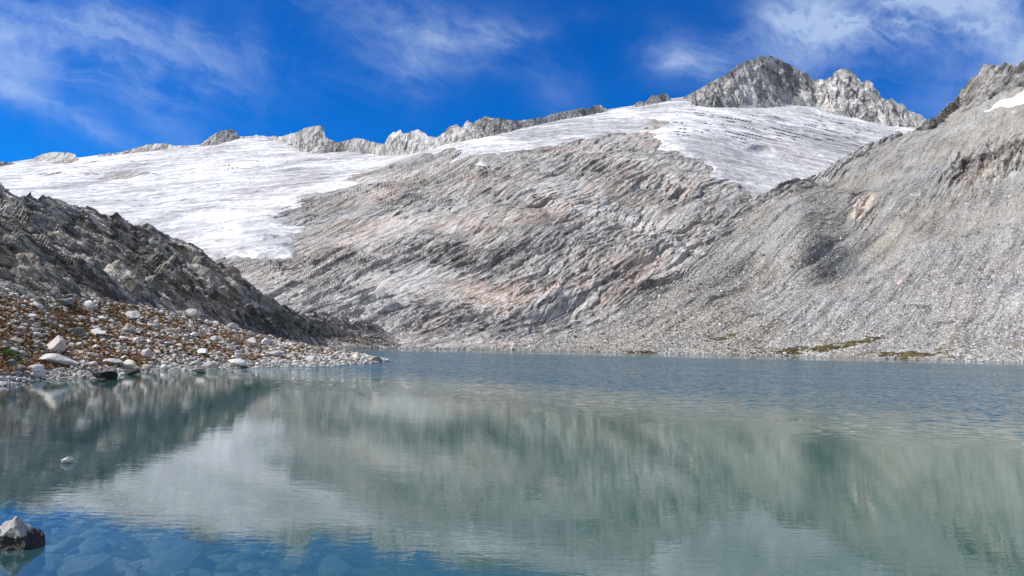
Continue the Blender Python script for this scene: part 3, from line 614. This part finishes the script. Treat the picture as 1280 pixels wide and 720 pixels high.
def scatter(name, Pts, size, mat, sub=1, flat=.65, sink=.18, nshape=18, seed=0, **kw):
    r = np.random.default_rng(seed); sh = [stone_shape(sub, 500 + seed * 31 + i, 6, flat) for i in range(nshape)]; Q0 = IQ[sub]; nv = len(sh[0]); n = len(Pts)
    V = np.zeros((n, nv, 3)); a = r.uniform(0, 6.28, n); tl = r.normal(0, .22, (n, 2))
    for i in range(n):
        v = sh[i % nshape] * size[i]; v[:, 2] += v[:, 0] * tl[i, 0] + v[:, 1] * tl[i, 1]
        ca, sa = math.cos(a[i]), math.sin(a[i])
        V[i, :, 0] = v[:, 0] * ca - v[:, 1] * sa; V[i, :, 1] = v[:, 0] * sa + v[:, 1] * ca; V[i, :, 2] = v[:, 2] + size[i] * flat * (1 - sink * 2) * .5
    V += Pts[:, None, :]
    Q = (Q0[None] + (np.arange(n) * nv)[:, None, None]).reshape(-1, 3)
    me = mesh_np(name, V.reshape(-1, 3), Q, mat, False, {'tone': np.repeat(r.uniform(0, 1, n), nv)})
    return obj(name, me, **kw)

protos = [mesh_np('stone', stone_shape(3, 40 + i, 11, .5 + .22 * (i % 3), .13), IQ[3], m_stone) for i in range(16)]
used_labels = {}
def put_stone(px, py, wpx, hpx, label, name='stone', cat='stone', mat=None, rz=None, proto=None, group=None, flatk=None, P=None, seedmesh=None):
    """wpx, hpx: width and height it shows, py: its foot"""
    if P is None: P = onbeach(px, py)
    k = P[1] / F; W = wpx * k / 2; Hh = hpx * k / 2
    me = protos[proto if proto is not None else random.randrange(16)]
    if seedmesh is not None: me = mesh_np('stone', stone_shape(4, seedmesh, 13, .7, .14), IQ[4], mat or m_stone)
    elif mat is not None: me = me.copy(); me.materials.clear(); me.materials.append(mat)
    o = obj(name, me, label, cat, group=group)
    zz = max(abs(v.co.z) for v in me.vertices) if len(me.vertices) < 3000 else .6
    o.rotation_euler = (random.uniform(-.16, .16), random.uniform(-.16, .16), random.uniform(0, 6.28) if rz is None else rz)
    o.scale = (W * 1.05, W * random.uniform(.85, 1.1) * 1.1, Hh / zz * 1.15)
    o.location = (P[0], P[1], P[2] + Hh * .62)
    return o

# named boulders, positions read from the photograph
BIG = [(270, 0, 0, 0, 0)]
NB = [(240, 399, 17, 15, 'round pale boulder with dark underside, highest big stone below the dark cliff'),
      (81, 382, 22, 11, 'flat pale slab propped over a dark gap at the foot of the dark hillside'),
      (46, 385, 15, 9, 'light grey boulder near the upper left end of the stony shore'),
      (110, 385, 15, 11, 'upright pale boulder beside the propped flat slab'),
      (165, 398, 26, 11, 'long low pale boulder lying high on the russet slope'),
      (160, 415, 19, 13, 'grey boulder with a shaded right face in the middle of the russet slope'),
      (94, 416, 26, 8, 'flat light brown slab in the middle of the russet slope'),
      (122, 419, 20, 9, 'broad pale stone right of the flat light brown slab'),
      (69, 438, 26, 21, 'big whitish cracked boulder just above the longest boulder of the shore'),
      (73, 455, 44, 15, 'largest boulder of the shore, long and whitish with a dark right end'),
      (182, 447, 17, 13, 'whitish boulder alone in the dark russet patch near the water'),
      (315, 433, 20, 13, 'dark grey wedge boulder standing among pale stones toward the spit'),
      (253, 443, 22, 9, 'wide white flat boulder just behind the shingle line'),
      (345, 447, 20, 11, 'grey boulder rounded on its right side at the neck of the spit'),
      (296, 459, 25, 12, 'smooth pale grey boulder at the water edge in the middle of the shore'),
      (471, 453, 19, 9, 'white boulder with a black right side at the very tip of the spit'),
      (444, 449, 15, 9, 'dark topped boulder on the spit just before its white tip'),
      (390, 451, 16, 8, 'low white boulder half way along the spit'),
      (12, 458, 17, 10, 'grey boulder beside the green tuft at the left end of the shore'),
      (22, 463, 24, 9, 'flat whitish stone on the shingle at the left end of the shore'),
      (44, 463, 20, 9, 'whitish rounded stone right of the flat one on the left shingle'),
      (48, 472, 16, 11, 'small steep boulder with a black foot standing at the left water edge'),
      (140, 456, 22, 9, 'grey flat boulder on the shingle behind the black rocks'),
      (160, 460, 22, 12, 'pale boulder directly behind the smaller black rock'),
      (19, 428, 20, 7, 'flat white stone on the russet slope at the far left'),
      (22, 419, 12, 6, 'small tilted grey stone above the flat white one at the far left')]
spots_used = []
for (px, py, a, b, lb) in NB:
    put_stone(px, py, a, b, lb, 'boulder', 'boulder', seedmesh=int(px * 7 + py)); spots_used.append((px, py, a))
for (px, py, a, b, lb) in [(133, 475, 32, 13, 'long black wet rock lying at the edge of the lake'), (164, 469, 24, 8, 'smaller black wet rock right of the long one at the lake edge'), (126, 478, 12, 6, 'small black wet stone in the water in front of the long black rock')]:
    put_stone(px, py - 1, a, b, lb, 'wet_rock', 'rock', mat=m_darkst, P=wpt(px, py - 1), rz=.1)
for (px, py, a, b, lb) in [(249, 467, 18, 7, 'pale stone standing alone in the water off the shingle')]:
    put_stone(px, py - 1, a, b, lb, 'stone', 'stone', P=wpt(px, py - 1))

# countable stones of the shore, each its own object, told apart by the landmark stone they lie nearest to
LM = [('high round boulder under the dark cliff', 0), ('propped flat slab', 1), ('upper left light grey boulder', 2), ('upright pale boulder by the propped slab', 3), ('long low pale boulder high on the slope', 4), ('middle grey boulder with shaded right face', 5), ('flat light brown slab', 6),
      ('broad pale stone by the brown slab', 7), ('big cracked whitish boulder', 8), ('longest whitish boulder of the shore', 9), ('lone whitish boulder in the russet patch', 10), ('dark grey wedge boulder', 11), ('wide white boulder behind the shingle', 12), ('right-rounded boulder at the spit neck', 13),
      ('smooth grey boulder at the water edge', 14), ('white boulder at the spit tip', 15), ('dark topped boulder on the spit', 16), ('low white boulder midway along the spit', 17), ('grey boulder beside the green tuft', 18), ('flat white stone at the far left', 24)]
ORD = 'nearest,second nearest,third nearest,fourth nearest,fifth nearest,sixth nearest,seventh nearest,eighth nearest,ninth nearest,tenth nearest,eleventh nearest,twelfth nearest'.split(',') + [f'{k}th nearest' for k in range(13, 60)]
cand = []; tries = 0
while len(cand) < 258 and tries < 8000:
    tries += 1
    px = random.uniform(-2, 482) if random.random() < .8 else random.uniform(330, 482); yb, yt_ = float(wl(px)), float(btop(px))
    v = random.random(); py = yb - 1 - (yb - yt_ - 3) * v
    wpx = min(20, max(6.0, random.lognormvariate(2.15, .38))) * (.8 if v > .7 else 1)
    if px > 390: wpx *= .8
    if any(abs(px - q[0]) < (q[2] + wpx) * .46 and abs(py - q[1]) < (q[2] + wpx) * .26 for q in spots_used): continue
    spots_used.append((px, py, wpx)); cand.append((px, py, wpx))
rank = {}
def near(c):
    k = min(range(len(LM)), key=lambda q: math.hypot(NB[LM[q][1]][0] - c[0], 1.6 * (NB[LM[q][1]][1] - c[1]))); lx, ly = NB[LM[k][1]][:2]; dx, dy = c[0] - lx, 1.6 * (c[1] - ly)
    side = ('right of' if dx > 0 else 'left of') if abs(dx) > abs(dy) else ('in front of' if dy > 0 else 'behind')
    return math.hypot(dx, dy), k, side
for c in sorted(cand, key=lambda c: near(c)[0]):
    dd, k, side = near(c); q = rank[(k, side)] = rank.get((k, side), -1) + 1
    lb = f'{ORD[q]} pale stone {side} the {LM[k][0]}'
    put_stone(c[0], c[1], c[2], c[2] * random.uniform(.4, .7), lb, group='pale stones strewn over the lake shore')

# all the smaller stones of the shore
n_s = 15000
px = rng.uniform(-140, 486, n_s); v = rng.uniform(0, 1, n_s) ** 1.05; py = wl(px) + 1.2 - (wl(px) - btop(px)) * v
Pb = onbeach(px, py); spx = np.clip(rng.lognormal(.80, .45, n_s), .9, 5.5) * np.where(v < .18, .85, 1.0)
dens = fbm(Pb, 5, 3); ok = (v < .15) | (dens > .0) | (rng.uniform(0, 1, n_s) < .42 + .3 * v)
Pb = Pb[ok]; spx = spx[ok]
scatter('shingle_pebbles', Pb, spx * Pb[:, 1] / F * .9, m_stone_s, 1, .6, seed=1, label='smaller pale stones and pebbles covering the shore', cat='pebbles', kind='stuff')
# low russet and green plants between the stones
def tufts(name, Pts, hgt, mat, nb=7, **kw):
    r = np.random.default_rng(len(Pts)); n = len(Pts); a = r.uniform(0, 6.28, (n, nb)); ln = r.uniform(.5, 1.1, (n, nb)) * hgt[:, None]; sp = r.uniform(.2, 1.3, (n, nb)) * hgt[:, None]
    B = Pts[:, None, :] + np.stack([np.cos(a) * sp * .5, np.sin(a) * sp * .5, a * 0], -1)
    T = B + np.stack([np.cos(a) * sp * .8, np.sin(a) * sp * .8, ln], -1)
    wv_ = np.stack([-np.sin(a + .6), np.cos(a + .6), a * 0], -1) * (hgt[:, None, None] * .22)
    V = np.stack([B - wv_, B + wv_, T + wv_ * .5, T - wv_ * .5], 2).reshape(-1, 3); Q = np.arange(len(V)).reshape(-1, 4)
    return obj(name, mesh_np(name, V, Q, mat, False, {'tone': np.repeat(r.uniform(0, 1, n), nb * 4)}), **kw)
m_tuft, n, out = mat_new('russet_plants'); t_ = n.new('ShaderNodeAttribute', attribute_name='tone').outputs['Fac']; P = n.new('ShaderNodeTexCoord').outputs['Object']
a = n.m('ADD', n.m('MULTIPLY', n.noise(P, .5, 4), .8), n.m('MULTIPLY', t_, .3))
col = n.mix(n.ss(a, .4, .56), (.27, .15, .06, 1), (.19, .085, .04, 1)); col = n.mix(n.ss(a, .58, .68), col, (.13, .11, .025, 1)); principled(n, out, col, .9, spec=.1)
n_t = 15500
px = rng.uniform(-120, 455, n_t); v = rng.uniform(.12, .97, n_t); py = wl(px) - (wl(px) - btop(px)) * v; Pt = onbeach(px, py)
ok = (fbm(Pt, 5, 3) < .14) & (wl(px) - py > 9 + 3 * fbm(Pt, 3, 2)); Pt = Pt[ok]
tufts('russet_ground_cover', Pt, rng.uniform(.08, .24, len(Pt)) * 1.45 * (Pt[:, 1] / 100) ** .5, m_tuft, label='low russet and olive alpine plants between the shore stones', cat='ground cover', kind='stuff')
m_green, n, out = mat_new('green_tuft'); principled(n, out, (.06, .09, .02, 1), .9, spec=.1)
px = rng.normal(9, 7, 160); py = rng.normal(443, 3.5, 160); Pt = onbeach(px, py)
tufts('green_grass_tuft', Pt, np.full(160, .28), m_green, label='small green grass tuft at the left end of the stony shore', cat='grass tuft')

# loose blocks on the left hillside
idx = rng.integers(0, PL.shape[0] * PL.shape[1], 5200); Ph = PL.reshape(-1, 3)[idx]; ok = Ph[:, 2] > .4
Ph = Ph[ok]; sp_ = np.clip(rng.lognormal(.25, .45, len(Ph)), .5, 5)
low = np.clip((14 - Ph[:, 2]) / 10, 0, 1); kp = rng.uniform(0, 1, len(Ph)) < .35 + .5 * low
scatter('hillside_rubble', Ph[kp], (sp_ * Ph[:, 1] / F * .8)[kp], m_hst, 1, .7, seed=2, label='broken blocks and rubble lying on the dark hillside', cat='rubble', kind='stuff')
# blocks on the far slopes
idx = rng.integers(0, PR.shape[0] * PR.shape[1], 26000); Pq = PR.reshape(-1, 3)[idx]; Xq = XR.ravel()[idx]
kp = (Pq[:, 2] > .2) & (rng.uniform(0, 1, len(Pq)) < np.clip(1.1 - Pq[:, 2] / 180, .2, 1)); Pq = Pq[kp]
sz_ = np.clip(rng.lognormal(-.2, .52, len(Pq)), .35, 5) * Pq[:, 1] / F * .8
scatter('scree_rubble', Pq, sz_, m_scr, 1, .75, seed=3, label='pale blocks strewn over the scree slope', cat='rubble', kind='stuff')
idx = rng.integers(0, 60 * PM.shape[1], 9000); Pq = PM.reshape(-1, 3)[idx]; Xq = XM.ravel()[idx]; kp = (Xq > 380) & (Xq < 760) & (Pq[:, 2] > .1); Pq = Pq[kp]
scatter('talus_rubble', Pq, np.clip(rng.lognormal(-.1, .45, len(Pq)), .4, 3.2) * Pq[:, 1] / F * .8, m_scr, 1, .75, seed=4, label='pale talus blocks at the foot of the rock slabs', cat='rubble', kind='stuff')
# boulders along the far waterline
n_f = 1500; px = rng.uniform(395, 1400, n_f); py = shore_far(px) - rng.uniform(-.2, 2.5, n_f); Pf = wpt(px, shore_far(px)); Pf[:, 1] += rng.uniform(-2, 6, n_f); Pf[:, 2] = rng.uniform(-.1, .5, n_f)
scatter('shoreline_rubble', Pf, np.clip(rng.lognormal(-.1, .5, n_f), .4, 4) * .28, m_scr, 1, .7, seed=5, label='row of small boulders along the far waterline', cat='rubble', kind='stuff')
# turf patches by the far water
m_turf, n, out = mat_new('olive_turf'); P = n.new('ShaderNodeTexCoord').outputs['Object']
principled(n, out, n.mix(n.ss(n.noise(P, .35, 5, .7), .4, .62), (.045, .042, .018, 1), (.13, .10, .05, 1)), .9, n.noise(P, 1.2, 5), .3, 1.0, .1)
for (cx, cy, a, b, th) in [(1000, 438, 74, 6.5, .28), (1142, 443.5, 32, 4, .0), (1060, 427, 55, 4, .3), (905, 425, 30, 6, .5), (800, 440, 40, 2, .3), (440, 432, 30, 2, .7)]:
    PP, XX, YY = (PR, XR, YR) if cx > 600 else (PM, XM, YM)
    sh = -.10 if cx in (1000, 1060) else 0
    mk = np.exp(-(((XX - cx) / a) ** 2 + ((YY - cy - sh * (XX - cx)) / b) ** 2)) - th - .25 + fbm(PP * np.array([.5, 1, 1]), 3.2, 4, .75) * 1.7
    win = (((XX - cx) / a) ** 2 + ((YY - cy) / (b * 1.6)) ** 2) < 4
    mk = np.where(win, np.clip(mk, -1, 1), -1)
    if (mk > 0).any(): patch('turf_patch', PP, XX, YY, mk, .45, m_turf, kind='stuff', label='olive turf growing between rocks beside the far water', cat='turf')

# ------------------------------------------------------------------ stones in the near water
P0 = wpt(4, 689)
def cut_stone(sub, planes, seed, wob=.05):
    V = IV[sub].copy()
    for nx, ny, nz, c in planes:
        d = np.array([nx, ny, nz], float); d /= np.linalg.norm(d); h = V @ d; V -= np.maximum(h - c, 0)[:, None] * d
    return V + IV[sub] * (fbm(V + seed, .5, 4, .6) * wob)[:, None] + IV[sub] * (facets(V[:, 0] * 4 + V[:, 2] * 3, V[:, 1] * 4 - V[:, 2] * 3, seed)[0] * wob * .6)[:, None]
Vf = cut_stone(5, [(-.55, -.35, .75, .42), (.72, -.15, .70, .40), (.1, .6, .78, .42), (.15, -.93, .3, .50), (.75, -.62, .12, .62), (-.7, -.7, .1, .66), (.9, .4, .1, .7), (-.1, -.5, .85, .52), (.35, -.75, .55, .55)], 77, .11)
Vf[:, 2] *= 1.25
o = obj('foreground_rock', mesh_np('foreground_rock', Vf, IQ[5], m_fore), 'angular granite rock, white above and wet black below, rising from water in the corner', 'rock')
o.scale = (.80, .68, .76); o.rotation_euler = (0.0, .0, .15); o.location = (P0[0] + .0, P0[1] + .4, .13)
put_stone(87, 578, 16, 9, 'small white stone just breaking the calm surface of the near water', mat=stone_mat('white_stone', (.7, .69, .67), (.85, .84, .82)), P=wpt(86, 579), seedmesh=23)
for (px, py, a, sd_) in [(62, 575, 20, 'left'), (118, 583, 26, 'right')]:
    o = put_stone(px, py, a * 1.6, 10, f'reddish brown rock just under the surface {sd_} of the small white stone', 'submerged_rock', 'rock', mat=m_red, P=wpt(px, py) - np.array([0, 0, .34]))
nb_ = 200; px = rng.uniform(-30, 420, nb_); py = 612 + 115 * rng.uniform(0, 1, nb_) ** .8; Pn = wpt(px, py); dd_ = np.maximum(.1, depth_f(Pn[:, 0], Pn[:, 1]))
rr_ = rays(px, py); Pn = np.array([0, 0, H]) + rr_ * ((-(H + dd_) / rr_[:, 2])[:, None])
scatter('bed_stones', Pn, np.clip(rng.lognormal(-1.5, .6, nb_), .06, .9), m_sub, 2, .45, seed=6, label='small stones covering the lake bed under the near water', cat='stones', kind='stuff')
SUBS = [(88, 686, 78, 'largest pale flat stone under the water near the corner rock'), (52, 706, 50, 'long pale stone under the water at the bottom edge below the corner rock'), (112, 700, 60, 'broad pale stone under the water just right of the long one'),
        (60, 641, 40, 'flat brownish stone under the water just behind the corner rock'), (40, 650, 26, 'small pale stone under the water behind the corner rock'), (82, 640, 46, 'wide tan stone under the water at the edge of the bright reflection'),
        (125, 655, 34, 'pale stone under the water in the middle of the blue near water'), (150, 680, 30, 'dim stone under the water right of the largest pale one'), (205, 672, 70, 'wide dim slab under the water right of the dim stone'),
        (180, 706, 50, 'dim rounded stone under the water at the bottom edge'), (255, 700, 60, 'very dim stone under deep blue water at the bottom edge'), (20, 630, 24, 'small stone under the water at the left edge behind the corner rock')]
for (px, py, a, lb) in SUBS:
    p = wpt(px, py); 
    for _ in range(3):
        dpt = max(.25, float(depth_f(p[0], p[1])) - .1); Dd = -(H + dpt) / rays(px, py)[2]; p = at(px, py, Dd)
    o = put_stone(px, py, a, a * .16, lb, 'submerged_stone', 'stone', mat=m_sub, P=p, proto=int(px) % 16, rz=random.uniform(-.4, .4)); o.location.z = p[2]
